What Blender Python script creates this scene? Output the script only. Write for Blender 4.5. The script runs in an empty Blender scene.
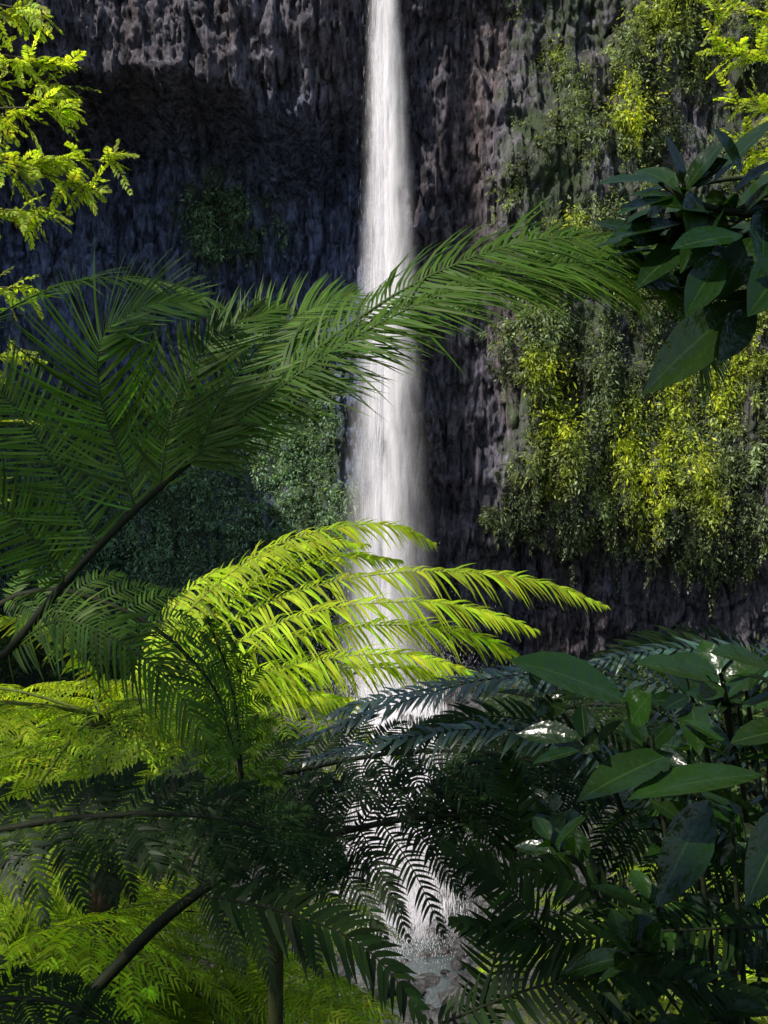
import bpy, math, numpy as np
from mathutils import Vector
rng=np.random.default_rng(7)
UP=np.array([0,0,1.0]); G=np.array([0,0,-1.0])
def nrm(a):
    return a/np.maximum(np.linalg.norm(a,axis=-1,keepdims=True),1e-9)
# ---------------- noise ----------------
def vnoise(x,y,seed=0):
    x=np.asarray(x,float);y=np.asarray(y,float)
    xi=np.floor(x).astype(np.int64);yi=np.floor(y).astype(np.int64)
    fx=x-xi;fy=y-yi;fx=fx*fx*(3-2*fx);fy=fy*fy*(3-2*fy)
    def h(a,b):
        n=(a*374761393+b*668265263+seed*982451653)&0x7fffffff
        n=((n^(n>>13))*1274126177)&0x7fffffff
        return ((n^(n>>16))&0xffff)/65535.0
    return (h(xi,yi)*(1-fx)+h(xi+1,yi)*fx)*(1-fy)+(h(xi,yi+1)*(1-fx)+h(xi+1,yi+1)*fx)*fy
def fbm(x,y,o=4,seed=0):
    s=0;a=.5;t=0
    for i in range(o):
        s=s+a*vnoise(x*2**i,y*2**i,seed+i*17);t+=a;a*=.5
    return s/t
def cells(x,y,seed=0):
    xi=np.floor(x).astype(np.int64);yi=np.floor(y).astype(np.int64)
    def h(a,b,k):
        n=(a*374761393+b*668265263+(seed+k)*982451653)&0x7fffffff
        n=((n^(n>>13))*1274126177)&0x7fffffff
        return ((n^(n>>16))&0xffff)/65535.0
    d1=np.full(x.shape,9.);d2=d1.copy();idv=np.zeros(x.shape)
    for i in (-1,0,1):
        for j in (-1,0,1):
            a=xi+i;b=yi+j
            d=np.hypot(a+h(a,b,1)-x,b+h(a,b,2)-y)
            new=d<d1
            d2=np.where(new,d1,np.minimum(d2,d));idv=np.where(new,h(a,b,3),idv);d1=np.where(new,d,d1)
    return d1,d2-d1,idv
def sstep(a,b,x):
    t=np.clip((x-a)/(b-a),0,1);return t*t*(3-2*t)
# ---------------- mesh buffers ----------------
class Buf:
    def __init__(s): s.V=[];s.F=[];s.C=[];s.n=0
    def add(s,V,F,C):
        s.V.append(V);s.F.append(F+s.n);s.C.append(C);s.n+=len(V)
def make(name,buf,mat,parent=None,smooth=False):
    V=np.concatenate(buf.V).astype(np.float32);F=np.concatenate(buf.F).astype(np.int32);C=np.concatenate(buf.C).astype(np.float32)
    me=bpy.data.meshes.new(name)
    me.vertices.add(len(V));me.vertices.foreach_set('co',V.ravel())
    me.loops.add(F.size);me.loops.foreach_set('vertex_index',F.ravel())
    me.polygons.add(len(F));me.polygons.foreach_set('loop_start',np.arange(0,F.size,4,dtype=np.int32))
    me.polygons.foreach_set('loop_total',np.full(len(F),4,dtype=np.int32))
    if smooth: me.polygons.foreach_set('use_smooth',np.ones(len(F),dtype=bool))
    me.update(calc_edges=True)
    at=me.color_attributes.new('col','FLOAT_COLOR','POINT');at.data.foreach_set('color',C.ravel())
    me.materials.append(mat)
    ob=bpy.data.objects.new(name,me);bpy.context.scene.collection.objects.link(ob)
    if parent: ob.parent=parent
    return ob
def empty(name):
    e=bpy.data.objects.new(name,None);bpy.context.scene.collection.objects.link(e);return e
# ---------------- materials ----------------
def newmat(name):
    m=bpy.data.materials.new(name);m.use_nodes=True;nt=m.node_tree;nt.nodes.clear()
    return m,nt,nt.nodes,nt.links
def leafmat(name,trans=.5,tint=(1.5,1.35,.5),rough=.4,spec=.5,midrib=False):
    m,nt,N,L=newmat(name)
    out=N.new('ShaderNodeOutputMaterial');at=N.new('ShaderNodeAttribute');at.attribute_name='col'
    geo=N.new('ShaderNodeNewGeometry')
    no=N.new('ShaderNodeTexNoise');no.inputs['Scale'].default_value=9;no.inputs['Detail'].default_value=3
    L.new(geo.outputs['Position'],no.inputs['Vector'])
    mr=N.new('ShaderNodeMapRange');mr.inputs['To Min'].default_value=.65;mr.inputs['To Max'].default_value=1.35
    L.new(no.outputs['Fac'],mr.inputs['Value'])
    mul=N.new('ShaderNodeVectorMath');mul.operation='SCALE'
    L.new(at.outputs['Color'],mul.inputs[0]);L.new(mr.outputs['Result'],mul.inputs['Scale'])
    col=mul.outputs['Vector']
    p=N.new('ShaderNodeBsdfPrincipled');p.inputs['Roughness'].default_value=rough
    p.inputs['Specular IOR Level'].default_value=spec
    if midrib:
        a=N.new('ShaderNodeMath');a.operation='SUBTRACT';a.inputs[1].default_value=.5;L.new(at.outputs['Alpha'],a.inputs[0])
        b=N.new('ShaderNodeMath');b.operation='ABSOLUTE';L.new(a.outputs[0],b.inputs[0])
        c=N.new('ShaderNodeMapRange');c.inputs['From Min'].default_value=.01;c.inputs['From Max'].default_value=.035
        c.inputs['To Min'].default_value=.8;c.inputs['To Max'].default_value=0;L.new(b.outputs[0],c.inputs['Value'])
        mx=N.new('ShaderNodeMix');mx.data_type='RGBA';L.new(c.outputs['Result'],mx.inputs['Factor'])
        L.new(col,mx.inputs['A']);mx.inputs['B'].default_value=(.04,.075,.02,1);col=mx.outputs['Result']
        bp=N.new('ShaderNodeBump');bp.inputs['Strength'].default_value=.5;bp.inputs['Distance'].default_value=.01
        n2=N.new('ShaderNodeTexNoise');n2.inputs['Scale'].default_value=38;L.new(geo.outputs['Position'],n2.inputs['Vector'])
        L.new(n2.outputs['Fac'],bp.inputs['Height']);L.new(bp.outputs['Normal'],p.inputs['Normal'])
    L.new(col,p.inputs['Base Color'])
    t=N.new('ShaderNodeBsdfTranslucent')
    tm=N.new('ShaderNodeVectorMath');tm.operation='MULTIPLY';tm.inputs[1].default_value=tint
    L.new(col,tm.inputs[0]);L.new(tm.outputs['Vector'],t.inputs['Color'])
    mix=N.new('ShaderNodeMixShader');mix.inputs[0].default_value=trans
    L.new(p.outputs[0],mix.inputs[1]);L.new(t.outputs[0],mix.inputs[2]);L.new(mix.outputs[0],out.inputs[0])
    return m
M_fern=leafmat('fern_leaf',.62,(1.6,1.62,.4),.5,.25)
M_shade=leafmat('shade_fern_leaf',.45,(1.8,2.0,.4),.45,.2)
M_gloss=leafmat('glossy_fern_leaf',.15,(1.5,1.6,.8),.32,1.0)
M_broad=leafmat('broad_leaf',.25,(1.8,2.2,.3),.24,.55,True)
M_bush=leafmat('bush_leaf',.5,(1.5,1.45,.45),.55,.2)
def barkmat():
    m,nt,N,L=newmat('bark');out=N.new('ShaderNodeOutputMaterial');p=N.new('ShaderNodeBsdfPrincipled')
    at=N.new('ShaderNodeAttribute');at.attribute_name='col'
    g=N.new('ShaderNodeNewGeometry');no=N.new('ShaderNodeTexNoise');no.inputs['Scale'].default_value=30;no.inputs['Detail'].default_value=5
    L.new(g.outputs['Position'],no.inputs['Vector'])
    mr=N.new('ShaderNodeMapRange');mr.inputs['To Min'].default_value=.4;mr.inputs['To Max'].default_value=1.6;L.new(no.outputs['Fac'],mr.inputs['Value'])
    mul=N.new('ShaderNodeVectorMath');mul.operation='SCALE';L.new(at.outputs['Color'],mul.inputs[0]);L.new(mr.outputs['Result'],mul.inputs['Scale'])
    L.new(mul.outputs['Vector'],p.inputs['Base Color']);p.inputs['Roughness'].default_value=.7;p.inputs['Specular IOR Level'].default_value=.15
    b=N.new('ShaderNodeBump');b.inputs['Strength'].default_value=.5;b.inputs['Distance'].default_value=.01
    L.new(no.outputs['Fac'],b.inputs['Height']);L.new(b.outputs[0],p.inputs['Normal']);L.new(p.outputs[0],out.inputs[0]);return m
M_bark=barkmat()
def rockmat(name,dark,light,moss,zs=.4):
    m,nt,N,L=newmat(name);out=N.new('ShaderNodeOutputMaterial');p=N.new('ShaderNodeBsdfPrincipled')
    g=N.new('ShaderNodeNewGeometry');at=N.new('ShaderNodeAttribute');at.attribute_name='col'
    sep=N.new('ShaderNodeSeparateColor');L.new(at.outputs['Color'],sep.inputs[0])
    mp=N.new('ShaderNodeMapping');mp.inputs['Scale'].default_value=(1,1,zs);L.new(g.outputs['Position'],mp.inputs['Vector'])
    n1=N.new('ShaderNodeTexNoise');n1.inputs['Scale'].default_value=2.0;n1.inputs['Detail'].default_value=10;n1.inputs['Roughness'].default_value=.8
    L.new(mp.outputs[0],n1.inputs['Vector'])
    r=N.new('ShaderNodeValToRGB');r.color_ramp.elements[0].position=.42;r.color_ramp.elements[0].color=(*dark,1)
    r.color_ramp.elements[1].position=.64;r.color_ramp.elements[1].color=(*light,1);L.new(n1.outputs['Fac'],r.inputs[0])
    # brown iron staining in large patches
    n3=N.new('ShaderNodeTexNoise');n3.inputs['Scale'].default_value=.25;n3.inputs['Detail'].default_value=6;L.new(mp.outputs[0],n3.inputs['Vector'])
    m3=N.new('ShaderNodeMapRange');m3.inputs['From Min'].default_value=.5;m3.inputs['From Max'].default_value=.68;L.new(n3.outputs['Fac'],m3.inputs['Value'])
    bw=N.new('ShaderNodeVectorMath');bw.operation='MULTIPLY';bw.inputs[1].default_value=(.95,.82,.7);L.new(r.outputs[0],bw.inputs[0])
    b3=N.new('ShaderNodeMix');b3.data_type='RGBA';L.new(m3.outputs[0],b3.inputs['Factor']);L.new(r.outputs[0],b3.inputs['A']);L.new(bw.outputs[0],b3.inputs['B'])
    rr=b3.outputs['Result']
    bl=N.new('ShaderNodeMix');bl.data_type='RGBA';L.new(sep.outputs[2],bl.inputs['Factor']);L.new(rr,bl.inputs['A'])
    bm=N.new('ShaderNodeVectorMath');bm.operation='MULTIPLY';bm.inputs[1].default_value=(.85,1.15,1.6);L.new(r.outputs[0],bm.inputs[0]);L.new(bm.outputs[0],bl.inputs['B'])  # blue haze painted into the rock colour where the mask is set
    n2=N.new('ShaderNodeTexNoise');n2.inputs['Scale'].default_value=.8;n2.inputs['Detail'].default_value=8;n2.inputs['Roughness'].default_value=.75
    L.new(g.outputs['Position'],n2.inputs['Vector'])
    ad=N.new('ShaderNodeMath');ad.operation='ADD';L.new(n2.outputs['Fac'],ad.inputs[0]);L.new(sep.outputs[0],ad.inputs[1])
    mr=N.new('ShaderNodeMapRange');mr.inputs['From Min'].default_value=.92;mr.inputs['From Max'].default_value=1.12;L.new(ad.outputs[0],mr.inputs['Value'])
    mx=N.new('ShaderNodeMix');mx.data_type='RGBA';L.new(mr.outputs[0],mx.inputs['Factor']);L.new(bl.outputs['Result'],mx.inputs['A']);mx.inputs['B'].default_value=(*moss,1)
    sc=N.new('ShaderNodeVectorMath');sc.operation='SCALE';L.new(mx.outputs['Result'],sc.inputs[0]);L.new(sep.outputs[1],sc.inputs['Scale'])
    L.new(sc.outputs[0],p.inputs['Base Color']);p.inputs['Roughness'].default_value=.6;p.inputs['Specular IOR Level'].default_value=.4
    v=N.new('ShaderNodeTexVoronoi');v.inputs['Scale'].default_value=3.6;L.new(mp.outputs[0],v.inputs['Vector'])
    s=N.new('ShaderNodeMath');s.operation='MULTIPLY_ADD';s.inputs[1].default_value=1.8;L.new(n1.outputs['Fac'],s.inputs[0]);L.new(v.outputs['Distance'],s.inputs[2])
    b=N.new('ShaderNodeBump');b.inputs['Strength'].default_value=1;b.inputs['Distance'].default_value=.32
    L.new(s.outputs[0],b.inputs['Height']);L.new(b.outputs[0],p.inputs['Normal']);L.new(p.outputs[0],out.inputs[0]);return m
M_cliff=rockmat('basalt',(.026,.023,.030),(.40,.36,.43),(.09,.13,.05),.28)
M_ground=rockmat('gravel_and_soil',(.07,.07,.07),(.4,.38,.37),(.02,.03,.01),1)
def watermat():
    m,nt,N,L=newmat('white_water');out=N.new('ShaderNodeOutputMaterial')
    d=N.new('ShaderNodeBsdfDiffuse');d.inputs[0].default_value=(.98,.96,.98,1)
    t=N.new('ShaderNodeBsdfTranslucent');t.inputs[0].default_value=(.98,.96,.98,1)
    mx=N.new('ShaderNodeMixShader');mx.inputs[0].default_value=.28;L.new(d.outputs[0],mx.inputs[1]);L.new(t.outputs[0],mx.inputs[2])
    return m,N,L,out,mx
M_water,N_,L_,o_,mx_=watermat();L_.new(mx_.outputs[0],o_.inputs[0])
# thin veil of spray: real sheets, partly transparent, density from a vertex attribute times streaky noise
M_veil,N_,L_,o_,mx_=watermat();M_veil.name='spray_veil'
at=N_.new('ShaderNodeAttribute');at.attribute_name='col';sp=N_.new('ShaderNodeSeparateColor');L_.new(at.outputs['Color'],sp.inputs[0])
g=N_.new('ShaderNodeNewGeometry');mp=N_.new('ShaderNodeMapping');mp.inputs['Scale'].default_value=(1.4,1.4,.32);L_.new(g.outputs['Position'],mp.inputs['Vector'])
no=N_.new('ShaderNodeTexNoise');no.inputs['Scale'].default_value=1;no.inputs['Detail'].default_value=7;no.inputs['Roughness'].default_value=.55;no.inputs['Distortion'].default_value=.8
L_.new(mp.outputs[0],no.inputs['Vector']);mr=N_.new('ShaderNodeMapRange');mr.inputs['From Min'].default_value=.26;mr.inputs['From Max'].default_value=.64;L_.new(no.outputs['Fac'],mr.inputs['Value'])
mu=N_.new('ShaderNodeMath');mu.operation='MULTIPLY';mu.use_clamp=True;L_.new(mr.outputs[0],mu.inputs[0]);L_.new(sp.outputs[0],mu.inputs[1])
tr=N_.new('ShaderNodeBsdfTransparent');m2=N_.new('ShaderNodeMixShader');L_.new(mu.outputs[0],m2.inputs[0]);L_.new(tr.outputs[0],m2.inputs[1]);L_.new(mx_.outputs[0],m2.inputs[2]);L_.new(m2.outputs[0],o_.inputs[0])
def poolmat():
    m,nt,N,L=newmat('pool_water');out=N.new('ShaderNodeOutputMaterial');p=N.new('ShaderNodeBsdfPrincipled')
    p.inputs['Base Color'].default_value=(.06,.08,.08,1);p.inputs['Roughness'].default_value=.12
    g=N.new('ShaderNodeNewGeometry');n=N.new('ShaderNodeTexNoise');n.inputs['Scale'].default_value=3;n.inputs['Detail'].default_value=4
    L.new(g.outputs['Position'],n.inputs['Vector']);b=N.new('ShaderNodeBump');b.inputs['Strength'].default_value=.6;b.inputs['Distance'].default_value=.1
    L.new(n.outputs['Fac'],b.inputs['Height']);L.new(b.outputs[0],p.inputs['Normal']);L.new(p.outputs[0],out.inputs[0]);return m
M_pool=poolmat()
# ---------------- plant builders ----------------
FT=np.array([0,.18,.5,.8,1.]);FW=np.array([.55,1,.92,.5,.04])
FT3=np.array([0,.4,1.]);FW3=np.array([.6,1,.1])
BT=np.array([0,.06,.18,.36,.55,.74,.9,1]);BW=np.array([.05,.3,.68,.97,1,.74,.32,.02])
OT=np.array([0,.5,1.]);OW=np.array([.15,1,.1])
def leaves(buf,base,D,N,L,W,droop,col,T=FT,WP=FW,across=2,fold=.25,fwd=None):
    n=len(base);K=len(T)
    D=nrm(D);Wv=nrm(np.cross(N,D));Nn=nrm(np.cross(D,Wv))
    t=T[None,:,None]
    c=base[:,None]+D[:,None]*(L[:,None,None]*t)+G*(droop*L)[:,None,None]*t**2
    if fwd is not None: c=c+fwd[:,None]*(L[:,None,None]*t**2)
    hw=(W[:,None]*WP[None]*.5)[:,:,None]
    s=np.linspace(-1,1,across)
    V=np.stack([c+Wv[:,None]*hw*si+Nn[:,None]*hw*abs(si)*fold for si in s],axis=2)
    V=V.reshape(-1,3)
    idx=np.arange(n*K*across).reshape(n,K,across)
    F=np.stack([idx[:,:-1,:-1],idx[:,1:,:-1],idx[:,1:,1:],idx[:,:-1,1:]],axis=-1).reshape(-1,4)
    C=np.ones((n,K,across,4));C[...,:3]=col[:,None,None,:];C[...,3]=(s*.5+.5)[None,None,:]
    buf.add(V,F,C.reshape(-1,4))
def spline(pts,n):
    P=np.array(pts,float)
    if len(P)==2: P=np.array([P[0],(P[0]+P[1])/2,P[1]])
    P=np.vstack([2*P[0]-P[1],P,2*P[-1]-P[-2]])
    m=len(P)-3;u=np.linspace(0,m-1e-6,n);i=u.astype(int);f=(u-i)[:,None]
    a,b,c,d=P[i],P[i+1],P[i+2],P[i+3]
    p=.5*((2*b)+(-a+c)*f+(2*a-5*b+4*c-d)*f**2+(-a+3*b-3*c+d)*f**3)
    return p,nrm(np.gradient(p,axis=0))
def tube(buf,pts,r0,r1,col,n=12,sides=6,rough=0):
    p,T=spline(pts,n)
    ref=np.array([.31,.95,.05]);S=nrm(np.cross(T,ref));B=np.cross(T,S)
    r=np.linspace(r0,r1,n)[:,None,None]
    if rough: r=r*(1+rough*rng.normal(size=(n,sides,1)))
    a=np.linspace(0,2*np.pi,sides,endpoint=False)[None,:,None]
    V=(p[:,None]+r*(np.cos(a)*S[:,None]+np.sin(a)*B[:,None])).reshape(-1,3)
    i=np.arange(n*sides).reshape(n,sides);j=np.roll(i,-1,axis=1)
    F=np.stack([i[:-1],j[:-1],j[1:],i[1:]],axis=-1).reshape(-1,4)
    C=np.ones((len(V),4));C[:,:3]=col;buf.add(V,F,C)
def vary(col,n,v=.25):
    c=np.array(col)[None]*(1+v*rng.normal(size=(n,1)));c=c*(1+.07*rng.normal(size=(n,3)));return np.clip(c,.003,.9)
def comb(buf,st,pts,n,L,W,up=(0,0,1),ang=68,droop=.15,col=(.05,.09,.02),r=.004,start=0.,stemcol=(.06,.08,.03),T=FT,WP=FW,lift=.1,tip=.1,jit=.06,fwd=.18,pw=2.6,miss=.03):
    P,Tn=spline(pts,n+2)
    t=np.linspace(0,1,n+2)
    k=t>=start;
    if st is not None: tube(st,pts,r,r*.25,stemcol,n=max(6,min(n,20)),sides=4 if r<.006 else 7)
    P,Tn,t=P[k],Tn[k],(t[k]-start)/(1-start)
    m=len(t)
    S=nrm(np.cross(Tn,np.array(up,float)));N=np.cross(S,Tn)
    pf=(.55+.45*np.clip(t/.18,0,1))*(np.clip(1-t**pw,0,1)**.8)*(1-tip)+tip
    for sd in (-1,1):
        a=np.radians(ang*(1-.45*t**2)+rng.normal(size=m)*4)[:,None]
        D=np.cos(a)*Tn+np.sin(a)*S*sd+N*lift+rng.normal(size=(m,3))*jit
        Ls=L*pf*(1+.06*rng.normal(size=m))
        NN=N+rng.normal(size=(m,3))*.18
        gone=rng.random(m)>miss
        leaves(buf,P[gone],D[gone],NN[gone],Ls[gone],np.full(m,W)[gone],np.full(m,droop)[gone]*(1+.3*rng.normal(size=gone.sum())),vary(col,m)[gone],T,WP,fwd=Tn[gone]*fwd)
def frond(buf,st,pts,npair,Lp,nl,l,w,up=(0,0,1),ang=62,droop=.25,col=(.06,.1,.02),r=.012,start=.18,stemcol=(.07,.09,.03),T=FT3,WP=FW3,ldroop=.15):
    P,Tn=spline(pts,npair+2);t=np.linspace(0,1,npair+2)
    tube(st,pts,r,r*.2,stemcol,n=20,sides=6)
    S=nrm(np.cross(Tn,np.array(up,float)));N=np.cross(S,Tn)
    for i in range(npair+2):
        if t[i]<start: continue
        u=(t[i]-start)/(1-start)
        pf=(.6+.4*min(1,u/.25))*(max(0,1-u**2.2))**.75+.07
        for sd in (-1,1):
            a=math.radians(ang*(1-.4*u*u)+rng.normal()*4)
            D=math.cos(a)*Tn[i]+math.sin(a)*sd*S[i]+N[i]*.1+rng.normal(size=3)*.05
            D/=np.linalg.norm(D);Ln=Lp*pf*(1+.07*rng.normal());dr=droop*(1+.35*rng.normal())
            b=P[i]
            c=[b,b+D*Ln*.5+G*dr*.25*Ln,b+D*Ln+G*dr*Ln]
            m=max(5,int(nl*pf))
            comb(buf,None if Lp<.3 else st,c,m,l*(.45+.55*pf),w,up=tuple(N[i]),droop=ldroop,col=np.array(col)*(1+.15*rng.normal()),r=.0028,stemcol=stemcol,T=T,WP=WP)
def radial(c,az,el,L,dr,side=0):
    a=math.radians(az);e=math.radians(el);d=np.array([math.cos(a)*math.cos(e),math.sin(a)*math.cos(e),math.sin(e)])
    q=np.array([-math.sin(a),math.cos(a),0])
    return [np.array(c)+d*L*s+G*dr*L*s**2+q*side*s*s*L for s in (0,.25,.5,.75,1)]
def ground_z(x,y):
    x=np.asarray(x,float);y=np.asarray(y,float)
    z=np.interp(y,[-60,-10,0,5,10,20,30,43,49,52,64,75],[2,-1,-1.7,-5,-9,-15,-18,-18,-11,-10,-9.6,-9])
    side=np.abs(x-.5)
    z=z+sstep(5,22,side)*5*sstep(15,35,y)*(1-.7*sstep(38,50,y))+sstep(25,70,side)*25*sstep(0,40,y)
    # unseen ridge of gorge wall, added on the left to keep that side in shadow
    z=z+46*np.exp(-((x+33)/6.5)**2)*sstep(24,38,y)
    z=z+(fbm(x*.5,y*.5,4,3)-.5)*1.6*sstep(3,12,y)+(fbm(x*2,y*2,3,9)-.5)*.5*sstep(12,30,y)
    z=z-sstep(3.0,.6,side)*.9*sstep(30,46,y)
    return z
def tree_fern(c,n=12,L=2.6,el=(15,50),dr=(.35,.6),col=(.07,.11,.02),Lp=.75,nl=24,l=.12,w=.016,mat=None,azs=None,trunk=True,npair=12,pinnae=()):
    root=empty('tree_fern');b=Buf();s=Buf()
    azs=azs if azs is not None else [i*360/n+rng.uniform(-12,12) for i in range(n)]
    for a in azs:
        frond(b,s,radial(c,a,rng.uniform(*el),L*rng.uniform(.8,1.15),rng.uniform(*dr),rng.normal()*.08),npair,Lp*rng.uniform(.8,1.1),nl,l,w,col=np.array(col)*rng.uniform(.5,1.25)*np.array([rng.uniform(.8,1.05),1,1]),droop=.4,stemcol=(.12,.15,.03),ldroop=.35)
    for pts,n_,L_,u_ in pinnae: comb(b,s,pts,n_,L_,.018,up=u_,droop=.55,col=np.array(col)*rng.uniform(.95,1.2),stemcol=(.14,.17,.03),r=.006,ang=60,tip=.12,jit=.09)
    if trunk:
        z=float(ground_z(c[0],c[1]))-.3
        tube(s,[(c[0]+.15,c[1]+.1,z),(c[0]+.05,c[1],(z+c[2])/2),tuple(c)],.13,.08,(.05,.035,.025),n=30,sides=10,rough=.12)
    make('fronds',b,mat or M_fern,root);make('stems_and_trunk',s,M_bark,root,True)
    return root
# ---------------- cliff ----------------
def cliff_y(x,z):
    y=np.full(np.shape(x),60.0)
    wob=(fbm(x*.09,z*.09,3,21)-.5)
    lip=22.5+3.5*(fbm(x*.18,x*0+3,3,5)-.5)+np.clip(-x-15,0,20)*.15     # underside of the overhanging lava bed
    left=sstep(1.5,-4,x)
    y=y-left*3.6*sstep(lip-.6,lip+1.0,z)
    y=y+left*4.4*sstep(lip+.4,lip-2.5,z)*sstep(-12,8,z)
    y=y-sstep(-14,-30,x)*6
    right=sstep(3.5,9,x)
    belly=-1.5-np.clip(x-8,0,20)*.12+2*(vnoise(x*.35,x*0,8)-.5)
    y=y-right*3.2*sstep(belly-1,belly+3.5,z)*sstep(34,12,z)
    y=y+right*1.8*sstep(belly+.5,belly-1.5,z)
    y=y-sstep(16,34,x)*7
    y=y+wob*5
    # columnar jointing: tall prisms, broken across by short ledges
    wx=x+1.0*(fbm(x*.25,z*.08,2,31)-.5)
    d,e,i=cells(wx*1.25,z*.17,3);y=y+(i-.5)*1.1+np.clip(.12-e,0,.12)*3
    d,e,i=cells(wx*2.9+9,z*.55,13);y=y+(i-.5)*.55+np.clip(.10-e,0,.10)*1.6
    y=y+(fbm(x*.5,z*.5,4,41)-.5)*1.4+(fbm(x*3.4,z*1.6,3,47)-.5)*.55
    y=y+(fbm(x*.25,z*.9,3,53)-.5)*1.2
    y=y-sstep(40,47,z)*-3
    return y
def grid(buf,X,Y,Z,C):
    r,c=X.shape;idx=np.arange(r*c).reshape(r,c)
    F=np.stack([idx[:-1,:-1],idx[:-1,1:],idx[1:,1:],idx[1:,:-1]],axis=-1).reshape(-1,4)
    buf.add(np.stack([X,Y,Z],-1).reshape(-1,3),F,C.reshape(-1,4))
xs=np.concatenate([np.linspace(-90,-27,64,endpoint=False),np.arange(-27,27,.1),np.linspace(27,90,64)])
zs=np.concatenate([np.arange(-20,34,.13),np.linspace(34,50,30)])
X,Z=np.meshgrid(xs,zs);Y=cliff_y(X,Z)
moss=np.zeros_like(X)
moss+=.36*sstep(3,9,X)*sstep(-4,3,Z)
moss+=.40*sstep(2,-4,X)*sstep(11,5,Z)
moss+=.45*np.exp(-(((X+10.5)/4)**2+((Z-18.5)/4)**2))
moss+=.14+.3*(fbm(X*.4,Z*.10,3,77)-.4)
br=np.ones_like(X)
haze_tint=sstep(1.0,-2.5,X)*sstep(24.5,21,Z)  # recess under the overhang: bluish haze painted on the rock
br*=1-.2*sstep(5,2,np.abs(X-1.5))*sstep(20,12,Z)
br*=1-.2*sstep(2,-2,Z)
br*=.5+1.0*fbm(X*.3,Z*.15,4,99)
C=np.ones(X.shape+(4,));C[...,0]=moss;C[...,1]=br;C[...,2]=haze_tint*.95
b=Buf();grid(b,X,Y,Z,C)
# plateau running back from the cliff top
xt=xs[::4];yt=np.linspace(0,1,30)**1.6*240
XT,YT=np.meshgrid(xt,yt);ZT=50+YT*.12+4*fbm(XT*.08,YT*.08,3,2)*np.clip(YT/15,0,1);YT=YT+np.interp(xt,xs,Y[-1])[None]
C=np.ones(XT.shape+(4,));C[...,0]=.8;C[...,1]=1;C[...,2]=0;grid(b,XT,YT,ZT,C)
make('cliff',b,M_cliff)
# ground
gx=np.concatenate([np.linspace(-300,-48,34,endpoint=False),np.linspace(-48,-26,44,endpoint=False),np.arange(-26,26,.3),np.linspace(26,300,40)])
gy=np.concatenate([np.linspace(-300,-4,40,endpoint=False),np.arange(-4,66,.3),np.linspace(66,90,6)])
X,Yg=np.meshgrid(gx,gy);Zg=ground_z(X,Yg)
C=np.ones(X.shape+(4,));C[...,0]=.1+.6*sstep(6,11,np.abs(X-1.5))+.6*sstep(30,22,Yg);C[...,1]=.8;C[...,2]=0
b=Buf();grid(b,X,Yg,Zg,C);make('ground',b,M_ground,None,True)
# boulders
b=Buf()
def boulder(c,r):
    u=np.linspace(0,np.pi,9);v=np.linspace(0,2*np.pi,13)
    U,Vv=np.meshgrid(u,v,indexing='ij');k=1+.55*(vnoise(np.sin(Vv)*1.7+c[0]*3+U,U*1.5+c[1]+np.cos(Vv),4)-.5)
    s=rng.uniform(.6,1.2,3)
    C=np.ones(U.shape+(4,));C[...,0]=rng.uniform(0,.35);C[...,1]=rng.uniform(.4,1.1);C[...,2]=0
    grid(b,c[0]+r*s[0]*k*np.sin(U)*np.cos(Vv),c[1]+r*s[1]*k*np.sin(U)*np.sin(Vv),c[2]+r*.7*s[2]*k*np.cos(U),C)
for i in range(900):
    y=rng.uniform(30,57);x=rng.normal()*6+1.5;r=.12+.8*rng.random()**4
    boulder((x,y,float(ground_z(x,y))+r*.2),r)
make('boulders',b,M_ground)
b=Buf();X,Yg=np.meshgrid(np.linspace(-7,8,30),np.linspace(32,45,30));C=np.ones(X.shape+(4,));grid(b,X,Yg,X*0-18.15,C)
make('plunge_pool',b,M_pool,None,True)
# ---------------- waterfall ----------------
root=empty('waterfall');b=Buf()
def streaks(c,L,W):
    n=len(c);D=np.tile(G,(n,1))+rng.normal(size=(n,3))*np.array([.02,.03,0])
    N=rng.normal(size=(n,3))*.35;N[:,0]-=.8;N[:,1]-=.7
    leaves(b,c,D,N,L,W,np.zeros(n),np.full((n,3),.9),OT,OW,2,0)
def ax(z): return .12*np.sin(z*.11)
n=150000
z=50-60.5*rng.random(n)**.9;h=(50-z)/60
wide=rng.random(n)<.08+.2*h
sig=np.where(wide,.15+.85*h**1.3,.05+.36*h**1.25)
x=rng.normal(size=n)*sig+ax(z)
yy=57.3+rng.normal(size=n)*sig*.8-h*.8
dens=fbm(x*2+5,z*.16+x*.3,4,61)
keep=(dens>.27+.25*rng.random(n))&(rng.random(n)>.75*sstep(.35,.85,h))
x,yy,z,h,wide=x[keep],yy[keep],z[keep],h[keep],wide[keep];n=len(x)
streaks(np.stack([x,yy,z],-1),np.where(wide,rng.uniform(.1,.6,n),rng.uniform(.4,2.2,n)),np.where(wide,rng.uniform(.004,.009,n),rng.uniform(.010,.026,n)))
make('falling_water',b,M_water,root)
b=Buf()
zz=np.linspace(50,-10.5,160);uu=np.linspace(-1,1,25)
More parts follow.
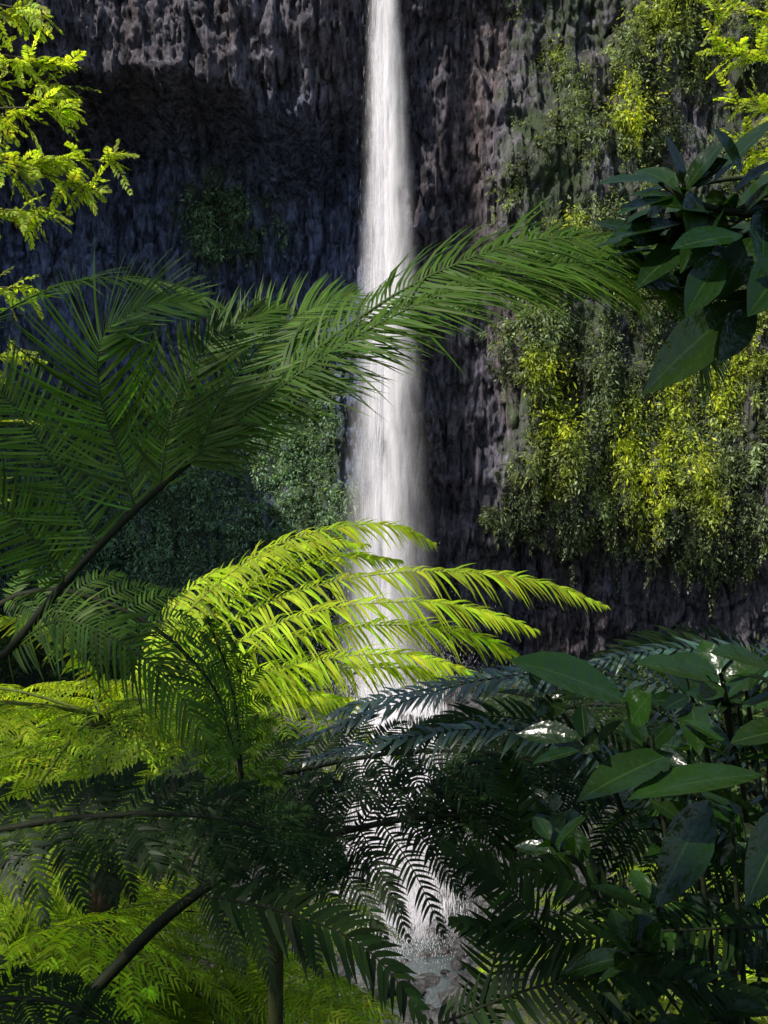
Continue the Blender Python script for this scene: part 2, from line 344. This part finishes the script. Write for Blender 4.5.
for i in range(7):
    yaw=math.radians([-48,-62,-38,-20,-55,30,-42][i]);U_,Z_=np.meshgrid(uu,zz);H=(50-Z_)/60
    wd=(.30+3.1*H**1.45)/max(.55,math.cos(yaw))*(1.0 if i<4 else .6)
    off=rng.normal(size=2)*.06
    r_=U_*wd+.3*wd*(fbm(Z_*.3+i*9,Z_*0+i,4,5)-.5)
    X_=ax(Z_)+r_*math.cos(yaw)+off[0];Y_=56.9-H*.8+r_*math.sin(yaw)+off[1]+.15*wd*U_**2*(1 if i%2 else -1)
    puff=.8+.7*(fbm(Z_*.35,U_*2+i*7,4,71)-.4)
    a=np.exp(-(U_*2.0)**2)*sstep(1,.7,np.abs(U_))*(.98-.42*sstep(.5,.95,H))*puff
    C=np.ones(U_.shape+(4,));C[...,0]=a;grid(b,X_,Y_,Z_,C)
make('spray_veil',b,M_veil,root,True)
b=Buf()
n=40000   # lower cascade down the rocky step
y=rng.uniform(43.5,56.5,n);x=.5+rng.normal(size=n)*(.6+.04*(57-y))
z=ground_z(x,y)+np.abs(rng.normal(size=n))*.5+.1
streaks(np.stack([x,y,z],-1),rng.uniform(.2,.8,n),rng.uniform(.02,.06,n))
n=90000   # spray at the two impact points
x=.4+rng.normal(size=n)*1.6;y=np.where(rng.random(n)<.4,55.5,44.0)+rng.normal(size=n)*1.4
z=ground_z(.5,y)+np.abs(rng.normal(size=n))*2.4
streaks(np.stack([x,y,z],-1),rng.uniform(.03,.12,n),rng.uniform(.007,.016,n))
make('cascade_and_spray',b,M_water,root)
# ---------------- cliff vegetation ----------------
def clump(buf,c,R,n,col,size,hang=.2,asp=(1,.75,1.0)):
    m=len(c);cc=np.repeat(c,n,axis=0);RR=np.repeat(R,n);k=len(cc)
    d=nrm(rng.normal(size=(k,3)));rad=rng.random(k)**.4
    p=cc+d*(RR*rad)[:,None]*np.array(asp)
    D=d+rng.normal(size=(k,3))*.6+G*hang
    N=d*.8+UP*.8+rng.normal(size=(k,3))*.5
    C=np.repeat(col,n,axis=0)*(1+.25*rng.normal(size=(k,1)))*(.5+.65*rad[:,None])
    sz=np.repeat(size,n)*rng.uniform(.6,1.4,k)
    leaves(buf,p,D,N,sz,sz*.42,np.full(k,.2),np.clip(C,.004,.85),OT,OW,2,0)
b=Buf()
m=30000
x=rng.uniform(-27,27,m);z=rng.uniform(-9,36,m)
belly=-2.5-np.clip(x-8,0,20)*.12+4*(fbm(x*.5,x*0,3,66)-.5)
cl=.45*fbm(x*.28,z*.22,3,123)+.55*fbm(x*.8,z*.38,4,223)
dn=np.zeros(m)
dn+=sstep(2.0,9,x)*sstep(belly-1.0,belly+1.5,z)*(.93-.24*sstep(13,24,z))
dn+=sstep(0,-4,x)*sstep(12,5,z)*1.25
dn+=1.1*np.exp(-(((x+10.5)/3.5)**2+((z-18)/3.2)**2))+.28
keep=rng.random(m)*.10+cl<dn*.555-.02
keep&=~((np.abs(x-.2)<1.7)&(z>-6))
x,z=x[keep],z[keep];y=cliff_y(x,z)-.15
R=.12+1.0*rng.random(len(x))**3.2
hue=fbm(x*.6+9,z*.5,3,201)
bright=1.2*np.exp(-(((x-15)/2.2)**2+((z-4)/3.0)**2))+1.2*np.exp(-(((x-19)/1.9)**2+((z-6.5)/3.2)**2))+.9*np.exp(-(((x-13.8)/1.2)**2+((z-21)/4.5)**2))+.9*np.exp(-(((x-9.5)/1.4)**2+((z-6.5)/2.4)**2))  # clumps that look sunlit: the sunshine is painted into their leaf colour
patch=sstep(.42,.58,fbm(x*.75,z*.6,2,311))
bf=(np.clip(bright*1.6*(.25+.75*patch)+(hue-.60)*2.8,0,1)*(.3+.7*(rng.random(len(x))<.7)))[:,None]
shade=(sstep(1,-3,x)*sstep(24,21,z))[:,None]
tone=(.35+1.0*fbm(x*.9,z*.7,2,401))[:,None]
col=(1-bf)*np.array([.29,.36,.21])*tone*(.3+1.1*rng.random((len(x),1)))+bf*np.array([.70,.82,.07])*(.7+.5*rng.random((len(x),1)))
col=col*(1-shade)+shade*np.array([.24,.36,.24])*(.35+1.2*rng.random((len(x),1)))  # shaded left foliage recoloured to imitate sky fill and blue haze
R=R*(1+.9*bf[:,0])
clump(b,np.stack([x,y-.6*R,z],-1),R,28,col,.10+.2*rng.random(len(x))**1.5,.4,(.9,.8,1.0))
# hanging strands
k=rng.random(len(x))<.07
p0=np.stack([x,y-.25,z],-1)[k];ln=rng.uniform(.8,3.2,k.sum());m_=14
f=np.linspace(0,1,m_);P=(p0[:,None]+G*ln[:,None,None]*f[None,:,None]).reshape(-1,3)+rng.normal(size=(len(p0)*m_,3))*.06
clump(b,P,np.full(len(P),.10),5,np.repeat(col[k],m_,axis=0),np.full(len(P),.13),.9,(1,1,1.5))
make('cliff_vegetation',b,M_bush)
print('cliff clumps',len(x))
# bank shrubs at cliff foot and gorge sides
b=Buf();m=2600
x=rng.uniform(-30,32,m);y=rng.uniform(22,57,m);k=(np.abs(x-.8)>3.2+2.5*rng.random(m));k&=~((x>3)&(x<9)&(y<50))
x,y=x[k],y[k];z=ground_z(x,y)+.3
col=np.array([.08,.13,.04])*(.5+1.0*rng.random((len(x),1)))
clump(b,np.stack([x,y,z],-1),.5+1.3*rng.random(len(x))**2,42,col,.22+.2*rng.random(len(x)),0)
make('bank_shrubs',b,M_bush)
# ---------------- sunlit tree ferns (mid distance) ----------------
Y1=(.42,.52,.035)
U=(0,-.5,1)
tree_fern((-1.75,6.3,-1.25),n=11,L=2.3,col=Y1,el=(5,30),azs=[70,110,150,185,215,245,275,310,345],pinnae=[
 ([(-1.6,6.3,-1.1),(-1.2,6.2,-.62),(-.75,6.15,-.25),(-.3,6.15,-.10),(.05,6.15,-.08),(.30,6.2,-.19)],92,.22,U),
 ([(-1.6,6.3,-1.2),(-1.0,6.2,-.72),(-.5,6.1,-.47),(.05,6.05,-.36),(.55,6.0,-.36),(.95,6.0,-.42),(1.3,6.0,-.55)],120,.22,U),
 ([(-1.6,6.3,-1.15),(-1.15,6.3,-.70),(-.7,6.3,-.40),(-.25,6.3,-.27),(.1,6.3,-.30)],82,.22,U),
 ([(-1.6,6.3,-1.15),(-1.2,6.35,-.60),(-.85,6.35,-.33),(-.45,6.35,-.19),(-.1,6.35,-.20)],76,.2,U),
 ([(-1.5,6.2,-1.2),(-.95,5.9,-.82),(-.45,5.8,-.58),(.1,5.7,-.50),(.5,5.7,-.54),(.85,5.7,-.66)],100,.22,U),
 ([(-1.5,6.2,-1.2),(-.95,5.95,-.90),(-.45,5.85,-.70),(.1,5.8,-.64),(.5,5.8,-.70),(.75,5.8,-.80)],92,.22,U),
 ([(-1.5,6.2,-1.3),(-.9,5.8,-.98),(-.4,5.7,-.83),(.1,5.6,-.78),(.5,5.6,-.88)],86,.22,U),
 ([(-1.4,6.2,-1.3),(-.9,6.1,-1.05),(-.4,6.0,-.93),(.1,5.9,-.90),(.4,5.9,-.98)],78,.2,U),
 ([(-1.5,6.3,-1.0),(-1.35,6.4,-.65),(-1.1,6.4,-.40),(-.8,6.4,-.33)],56,.15,U),
 ([(-1.5,6.2,-1.35),(-1.0,5.9,-1.15),(-.5,5.7,-1.02),(-.1,5.6,-1.05)],64,.19,U),
 ([(-1.6,6.2,-1.2),(-1.9,6.0,-.75),(-2.2,5.9,-.62),(-2.5,5.8,-.75)],60,.16,U)])
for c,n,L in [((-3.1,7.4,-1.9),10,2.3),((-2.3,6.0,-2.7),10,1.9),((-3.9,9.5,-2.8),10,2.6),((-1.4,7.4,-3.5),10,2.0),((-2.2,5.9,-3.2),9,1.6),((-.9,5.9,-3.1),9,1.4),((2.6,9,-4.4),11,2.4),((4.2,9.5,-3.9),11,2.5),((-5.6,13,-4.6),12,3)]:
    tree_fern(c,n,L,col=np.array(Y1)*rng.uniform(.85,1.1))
# ---------------- shaded foreground giant fern ----------------
DK=(.075,.145,.018);DK2=(.11,.195,.036);BK=(.020,.043,.010)  # leaf colours darkened so foreground shade is partly painted in
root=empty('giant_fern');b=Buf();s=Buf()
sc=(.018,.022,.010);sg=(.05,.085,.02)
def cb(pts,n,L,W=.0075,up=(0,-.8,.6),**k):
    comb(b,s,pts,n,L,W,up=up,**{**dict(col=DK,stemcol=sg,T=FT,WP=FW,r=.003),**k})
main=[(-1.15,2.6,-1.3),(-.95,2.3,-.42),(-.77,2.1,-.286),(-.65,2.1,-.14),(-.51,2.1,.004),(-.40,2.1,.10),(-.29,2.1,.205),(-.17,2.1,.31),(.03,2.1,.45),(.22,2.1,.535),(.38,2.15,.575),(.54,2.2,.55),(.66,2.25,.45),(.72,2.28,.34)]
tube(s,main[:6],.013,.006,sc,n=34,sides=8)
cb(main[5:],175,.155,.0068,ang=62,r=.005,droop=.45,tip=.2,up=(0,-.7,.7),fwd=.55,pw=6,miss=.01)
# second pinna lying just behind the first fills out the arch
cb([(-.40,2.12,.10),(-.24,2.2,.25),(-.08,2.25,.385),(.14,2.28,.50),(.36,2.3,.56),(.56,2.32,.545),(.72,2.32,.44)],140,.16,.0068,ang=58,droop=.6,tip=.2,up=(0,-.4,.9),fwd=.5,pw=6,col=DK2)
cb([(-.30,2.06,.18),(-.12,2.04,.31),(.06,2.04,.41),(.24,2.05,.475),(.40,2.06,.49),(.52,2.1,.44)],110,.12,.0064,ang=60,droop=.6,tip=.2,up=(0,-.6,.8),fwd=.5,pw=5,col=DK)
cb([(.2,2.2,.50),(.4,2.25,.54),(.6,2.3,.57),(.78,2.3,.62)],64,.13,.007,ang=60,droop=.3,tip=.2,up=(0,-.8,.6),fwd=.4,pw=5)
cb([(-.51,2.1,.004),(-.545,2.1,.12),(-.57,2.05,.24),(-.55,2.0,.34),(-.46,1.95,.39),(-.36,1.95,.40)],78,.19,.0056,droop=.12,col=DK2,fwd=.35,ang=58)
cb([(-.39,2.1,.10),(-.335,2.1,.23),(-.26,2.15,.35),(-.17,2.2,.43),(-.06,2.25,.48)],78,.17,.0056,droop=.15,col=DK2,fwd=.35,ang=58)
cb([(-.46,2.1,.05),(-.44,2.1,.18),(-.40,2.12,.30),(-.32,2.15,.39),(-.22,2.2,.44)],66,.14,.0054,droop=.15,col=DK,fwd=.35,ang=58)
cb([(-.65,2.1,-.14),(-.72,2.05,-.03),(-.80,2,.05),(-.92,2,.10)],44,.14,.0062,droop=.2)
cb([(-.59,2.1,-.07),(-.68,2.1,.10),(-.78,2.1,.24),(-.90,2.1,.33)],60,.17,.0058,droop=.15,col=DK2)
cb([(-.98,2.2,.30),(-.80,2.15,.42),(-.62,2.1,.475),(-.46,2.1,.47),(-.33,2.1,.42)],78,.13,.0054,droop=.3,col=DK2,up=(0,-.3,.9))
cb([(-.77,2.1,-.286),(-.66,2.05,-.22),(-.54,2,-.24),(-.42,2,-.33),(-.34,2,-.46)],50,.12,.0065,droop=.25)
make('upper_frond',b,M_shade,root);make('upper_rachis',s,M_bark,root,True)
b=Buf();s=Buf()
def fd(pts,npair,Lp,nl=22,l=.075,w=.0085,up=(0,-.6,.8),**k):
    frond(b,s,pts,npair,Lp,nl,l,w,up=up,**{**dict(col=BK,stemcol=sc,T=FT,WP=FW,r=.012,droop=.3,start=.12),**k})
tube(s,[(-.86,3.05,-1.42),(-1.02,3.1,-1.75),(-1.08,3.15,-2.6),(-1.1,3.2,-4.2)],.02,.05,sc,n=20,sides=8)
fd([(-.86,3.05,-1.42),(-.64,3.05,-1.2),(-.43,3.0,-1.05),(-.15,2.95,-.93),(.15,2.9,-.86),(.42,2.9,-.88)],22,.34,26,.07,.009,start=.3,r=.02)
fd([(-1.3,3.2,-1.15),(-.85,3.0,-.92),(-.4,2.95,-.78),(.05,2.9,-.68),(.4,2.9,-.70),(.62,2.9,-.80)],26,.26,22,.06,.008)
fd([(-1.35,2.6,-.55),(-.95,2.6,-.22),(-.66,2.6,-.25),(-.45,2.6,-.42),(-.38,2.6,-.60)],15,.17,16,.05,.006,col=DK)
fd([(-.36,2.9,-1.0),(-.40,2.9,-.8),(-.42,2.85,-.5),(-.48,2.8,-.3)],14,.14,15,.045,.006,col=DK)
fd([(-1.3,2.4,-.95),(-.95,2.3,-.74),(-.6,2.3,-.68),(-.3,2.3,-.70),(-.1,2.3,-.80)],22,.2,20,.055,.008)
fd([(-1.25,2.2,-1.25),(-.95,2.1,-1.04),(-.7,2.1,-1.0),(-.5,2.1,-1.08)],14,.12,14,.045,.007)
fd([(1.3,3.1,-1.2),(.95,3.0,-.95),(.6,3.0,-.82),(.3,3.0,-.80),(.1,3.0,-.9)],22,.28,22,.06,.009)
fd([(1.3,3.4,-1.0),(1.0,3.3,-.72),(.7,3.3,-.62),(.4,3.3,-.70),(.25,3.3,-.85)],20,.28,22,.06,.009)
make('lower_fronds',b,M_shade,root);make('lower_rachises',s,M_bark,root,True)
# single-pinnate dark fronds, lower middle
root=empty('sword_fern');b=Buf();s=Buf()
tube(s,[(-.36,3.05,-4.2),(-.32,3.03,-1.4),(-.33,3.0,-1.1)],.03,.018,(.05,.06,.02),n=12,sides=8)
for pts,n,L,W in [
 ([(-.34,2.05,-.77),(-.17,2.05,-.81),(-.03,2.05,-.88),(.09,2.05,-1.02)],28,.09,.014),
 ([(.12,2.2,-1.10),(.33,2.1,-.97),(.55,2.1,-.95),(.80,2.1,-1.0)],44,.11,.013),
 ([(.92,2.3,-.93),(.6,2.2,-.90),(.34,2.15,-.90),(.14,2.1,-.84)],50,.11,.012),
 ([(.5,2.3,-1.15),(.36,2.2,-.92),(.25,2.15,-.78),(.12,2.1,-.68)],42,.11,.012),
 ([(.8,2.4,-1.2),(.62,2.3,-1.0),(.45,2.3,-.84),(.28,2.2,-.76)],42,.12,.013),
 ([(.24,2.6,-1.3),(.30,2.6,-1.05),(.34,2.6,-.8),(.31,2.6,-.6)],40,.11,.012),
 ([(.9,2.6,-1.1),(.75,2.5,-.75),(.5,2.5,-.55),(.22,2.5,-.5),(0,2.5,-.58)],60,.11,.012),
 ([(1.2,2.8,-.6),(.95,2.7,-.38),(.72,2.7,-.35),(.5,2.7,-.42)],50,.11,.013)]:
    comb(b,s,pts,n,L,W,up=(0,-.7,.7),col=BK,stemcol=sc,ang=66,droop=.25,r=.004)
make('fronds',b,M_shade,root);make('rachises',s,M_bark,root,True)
# stiff glossy fronds right of centre; bluish sky sheen partly painted into the leaf colour
root=empty('glossy_fern');b=Buf();s=Buf()
for pts,n,L,W in [
 ([(.95,2.45,-.75),(.75,2.4,-.46),(.5,2.4,-.38),(.25,2.4,-.39),(0,2.4,-.46),(-.2,2.4,-.54)],60,.07,.011),
 ([(.8,2.4,-.75),(.52,2.4,-.57),(.28,2.4,-.51),(.05,2.4,-.53),(-.22,2.4,-.59)],54,.07,.011),
 ([(.9,2.7,-.65),(.6,2.7,-.46),(.3,2.7,-.44),(.0,2.7,-.49),(-.15,2.7,-.54)],54,.075,.011),
 ([(1.2,2.5,-.55),(.95,2.4,-.37),(.70,2.4,-.32),(.45,2.4,-.36)],44,.08,.011)]:
    comb(b,s,pts,n,L,W,up=(0,-.55,.85),col=(.055,.10,.07),stemcol=sc,ang=64,droop=.3,r=.003,jit=.12)
make('fronds',b,M_gloss,root);make('rachises',s,M_bark,root,True)
# ---------------- broadleaf shrubs ----------------
def bl(buf,base,tip,w,N=(0,-.7,.7),col=(.025,.05,.015),droop=.12):
    base=np.array([base],float);tip=np.array([tip],float);D=tip-base;L=np.linalg.norm(D,axis=1)
    leaves(buf,base,D-G*droop*L[:,None],np.array([N],float),L,np.array([w]),np.array([droop]),vary(col,1,.2),BT,BW,5,.22)
def whorl(buf,st,c,axis,n,L,col=(.025,.05,.015),from_=None):
    c=np.array(c,float);axis=nrm(np.array(axis,float));a0=rng.uniform(0,6.3)
    ref=nrm(np.cross(axis,[.3,.2,.9]));q=np.cross(axis,ref)
    for i in range(n):
        a=a0+i*2.4;sp=rng.uniform(.6,1.5)
        d=nrm(axis*.55+sp*(math.cos(a)*ref+math.sin(a)*q));l=L*rng.uniform(.65,1.15)
        b0=c-axis*L*.3*(i/n)
        N=axis+rng.normal(size=3)*.35
        bl(buf,b0+d*.01,b0+d*l+G*l*.15,l*rng.uniform(.34,.46),N,col,rng.uniform(.05,.3))
    if from_ is not None: tube(st,[from_,(np.array(from_)+c)/2+np.array([0,0,.03]),c],.008,.004,(.04,.05,.025),n=8)
LC=(.013,.036,.006)
root=empty('overhanging_broadleaf_branch');b=Buf();s=Buf()
tube(s,[(1.3,2.3,.9),(.98,2.2,.68),(.78,2.1,.61),(.62,2.05,.62),(.55,2.05,.66)],.012,.004,(.025,.03,.015),n=16)
tube(s,[(.98,2.2,.68),(.85,2.1,.52),(.72,2.05,.42),(.64,2.05,.37)],.009,.004,(.025,.03,.015),n=12)
for base,tip,w,N in [((.60,2.05,.63),(.555,2.05,.78),.075,(.6,-.5,.3)),((.60,2.05,.64),(.68,2.0,.745),.06,(-.7,-.5,.4)),
 ((.66,2.05,.66),(.79,2.0,.79),.075,(-.5,-.4,.7)),((.70,2.05,.64),(.80,2.0,.70),.06,(-.1,-.5,.9)),((.58,2.05,.63),(.46,2.0,.58),.06,(0,-.4,.9)),
 ((.60,2.05,.58),(.44,2.0,.53),.075,(0,-.5,.8)),((.62,2.05,.55),(.50,2.0,.44),.07,(.1,-.5,.7)),((.68,2.05,.60),(.58,1.98,.47),.07,(0,-.6,.7)),
 ((.72,2.05,.42),(.52,2.0,.24),.10,(.55,-.6,.5)),((.74,2.05,.42),(.66,2.0,.30),.07,(.5,-.5,.5)),((.74,2.05,.55),(.66,2.0,.42),.08,(0,-.6,.7)),
 ((.78,2.1,.62),(.74,2.0,.47),.08,(.4,-.6,.6)),((.78,2.1,.62),(.92,2.0,.56),.08,(-.1,-.5,.8)),((.74,2.05,.5),(.86,2.0,.42),.08,(0,-.5,.8)),((.62,2.05,.64),(.60,2.0,.52),.07,(.5,-.7,.4)),
 ((.56,2.05,.66),(.42,2.0,.64),.06,(0,-.5,.8)),((.66,2.05,.60),(.52,2.0,.60),.07,(.1,-.6,.7)),((.70,2.0,.66),(.62,1.95,.74),.06,(.3,-.7,.5)),((.76,2.0,.66),(.74,1.95,.78),.07,(.5,-.6,.4)),
 ((.70,2.0,.54),(.55,1.95,.50),.08,(0,-.6,.7)),((.80,2.0,.50),(.70,1.95,.38),.09,(.2,-.7,.5)),((.84,2.0,.46),(.80,1.95,.34),.08,(.4,-.7,.4)),((.66,2.0,.50),(.58,1.95,.38),.07,(.2,-.7,.5))]:
    bl(b,base,tip,w,N,LC)
for c in [(.82,2.15,.66),(.76,2.15,.55),(.86,2.2,.5),(.72,2.1,.62),(.9,2.2,.62),(.66,2.12,.56),(.58,2.1,.56),(.8,2.1,.44),(.70,2.1,.49),(.80,2.25,.6),(.74,2.25,.5),(.62,2.2,.60),(.56,2.15,.52),(.64,2.2,.48),(.84,2.2,.56),(.52,2.12,.58),(.60,2.08,.66)]:
    whorl(b,s,c,(-.3,-.35,.7),7,.14,LC,(.98,2.2,.68))
make('leaves',b,M_broad,root,True);make('twigs',s,M_bark,root,True)
root=empty('broadleaf_shrub');b=Buf();s=Buf()
for base,tip,w,N in [((.46,1.95,-.36),(.22,1.9,-.27),.105,(-.1,-.55,.85)),((.47,1.95,-.40),(.50,1.9,-.33),.08,(0,-.6,.8)),((.62,1.95,-.32),(.46,1.9,-.28),.08,(0,-.4,.9)),
 ((.74,1.95,-.30),(.60,1.9,-.26),.08,(0,-.4,.9)),((.72,1.95,-.5),(.44,1.85,-.52),.09,(.1,-.25,.9)),((.66,1.95,-.44),(.78,1.9,-.40),.08,(0,-.4,.9)),
 ((.55,1.95,-.46),(.36,1.88,-.53),.09,(0,-.4,.9)),((.62,1.95,-.55),(.50,1.85,-.70),.10,(.4,-.7,.5)),((.78,1.95,-.56),(.66,1.85,-.70),.1,(.4,-.6,.6))]:
    bl(b,base,tip,w,N,np.array(LC)*1.3)
for i in range(95):
    x=.30+.70*rng.random()**.8;z=-.28-.85*rng.random()
    if x<.42 and z<-.75: continue
    d=2.0+.9*rng.random()
    c=(x*d/2.1,d,z*d/2.1);whorl(b,s,c,(-.2+.5*rng.normal(),-.1+.3*rng.normal(),.9),6,.13,np.array(LC)*rng.uniform(.6,1.9),(x+.2,2.6,z-.3))
for i in range(5): tube(s,[(1.0+.1*i,2.8,-3.2),(.8+.06*i,2.5,-1.6),(.6+.09*i,2.3,-.5-.1*i)],.012,.005,(.02,.025,.012),n=12)
make('leaves',b,M_broad,root,True);make('stems',s,M_bark,root,True)
# ---------------- leafy trees ----------------
def leafy_tree(name,trunk,branches,col,l,w,n=9,tw=.35):
    root=empty(name);b=Buf();s=Buf()
    tube(s,trunk,.13,.05,(.09,.07,.05),n=20,sides=10,rough=.05)
    for (base,tipp,k) in branches:
        base=np.array(base,float);tipp=np.array(tipp,float)
        mid=(base+tipp)/2+np.array([0,0,.12]);tube(s,[base,mid,tipp],.018,.004,(.08,.07,.04),n=8,sides=5)
        for j in range(k):
            f=.25+.75*rng.random();p=base*(1-f)**2+2*mid*f*(1-f)+tipp*f*f
            d=nrm(nrm(tipp-base)*.7+rng.normal(size=3)*.6);e=p+d*tw*rng.uniform(.5,1.1)+G*.05
            comb(b,s,[p,(p+e)/2+UP*.02,e],n,l*rng.uniform(.7,1.2),w,up=tuple(UP+rng.normal(size=3)*.4),col=np.array(col)*(1+.2*rng.normal()),r=.003,T=OT,WP=OW,droop=.2,tip=.4,jit=.15)
    make('leaves',b,M_fern,root);make('trunk_and_limbs',s,M_bark,root,True)
leafy_tree('young_tree',[(-4.7,8.6,-8.5),(-4.6,8.5,-3),(-4.4,8.4,1.5),(-4.1,8.3,4.8)],
 [((-4.1,8.3,4.0),(-2.7,8.1,3.95),38),((-4.1,8.3,3.6),(-2.35,8.1,3.5),46),((-4.2,8.3,3.3),(-2.6,8.2,3.4),34),((-4.2,8.3,3.0),(-2.4,8.0,3.15),42),((-4.3,8.3,2.6),(-2.1,8.0,2.75),52),
  ((-4.3,8.3,2.2),(-2.6,8.0,2.35),44),((-4.4,8.4,1.6),(-2.8,8.0,1.75),40),((-4.4,8.4,1.2),(-2.9,8.0,1.2),36),((-4.4,8.4,.6),(-3.0,8.0,.7),26),((-4.2,8.3,2.9),(-2.2,8.0,2.5),34),((-4.4,8.4,0),(-3.0,8.0,.2),20)],
 (.42,.50,.08),.058,.026,10,.30)
leafy_tree('slope_tree',[(6.6,12.6,-9),(6.3,12.5,-3),(5.9,12.3,3),(5.5,12.3,6.5)],
 [((5.8,12.3,5.6),(3.9,12.2,6.0),34),((5.8,12.3,5.0),(4.0,12.2,5.5),38),((5.8,12.3,4.4),(4.1,12.2,4.9),38),((5.9,12.3,3.8),(4.3,12.2,4.3),30),((5.9,12.3,5.6),(4.4,12.2,6.5),26),((5.9,12.3,3),(4.5,12.2,3.7),22)],
 (.42,.50,.08),.085,.038,9,.45)
# unseen canopy tree, added behind and over the viewpoint to shade the foreground
root=empty('shade_canopy');b=Buf();s=Buf()
tube(s,[(-4.2,-3.5,-3),(-4,-3.3,1.5),(-3.7,-3,5),(-3.4,-2.6,7.6)],.35,.14,(.08,.06,.045),n=24,sides=12,rough=.04)
cs=[]
for i in range(66):
    c=np.array([rng.uniform(-8.6,4.5),rng.uniform(-8,.4),rng.uniform(5.4,8.0)]);cs.append(c)
    if i%4==0: tube(s,[(-3.7,-3,4.6+rng.random()*2),(c+np.array([-3.6,-3,6]))/2+np.array([0,0,.3]),c],.08,.02,(.08,.06,.045),n=8)
clump(b,np.array(cs),np.full(len(cs),1.05),260,np.tile([.05,.08,.02],(len(cs),1)),np.full(len(cs),.3))
make('crown',b,M_bush,root);make('trunk_and_limbs',s,M_bark,root,True)
# ---------------- light ----------------
sd=Vector((-.55,-.42,.72)).normalized()
ld=bpy.data.lights.new('sun','SUN');ld.energy=5;ld.angle=math.radians(.5);ld.color=(1,.95,.86)
lo=bpy.data.objects.new('sun',ld);bpy.context.scene.collection.objects.link(lo);lo.rotation_euler=sd.to_track_quat('Z','Y').to_euler();lo.location=(-20,-10,60)
w=bpy.data.worlds.new('World');bpy.context.scene.world=w;w.use_nodes=True
nt=w.node_tree;bg=nt.nodes['Background'];sk=nt.nodes.new('ShaderNodeTexSky');sk.sky_type='NISHITA';sk.sun_disc=False
sk.sun_elevation=math.asin(sd.z);sk.sun_rotation=math.atan2(sd.x,sd.y)%(2*math.pi)
nt.links.new(sk.outputs[0],bg.inputs[0]);bg.inputs[1].default_value=.15
cd=bpy.data.cameras.new('camera');cd.sensor_fit='VERTICAL';cd.sensor_height=36;cd.lens=36;cd.clip_start=.05;cd.clip_end=1000
co=bpy.data.objects.new('camera',cd);bpy.context.scene.collection.objects.link(co);co.location=(0,0,0);co.rotation_euler=(math.pi/2,0,0)
sc_=bpy.context.scene;sc_.camera=co
sc_.view_settings.view_transform='Standard';sc_.view_settings.look='None';sc_.view_settings.exposure=0
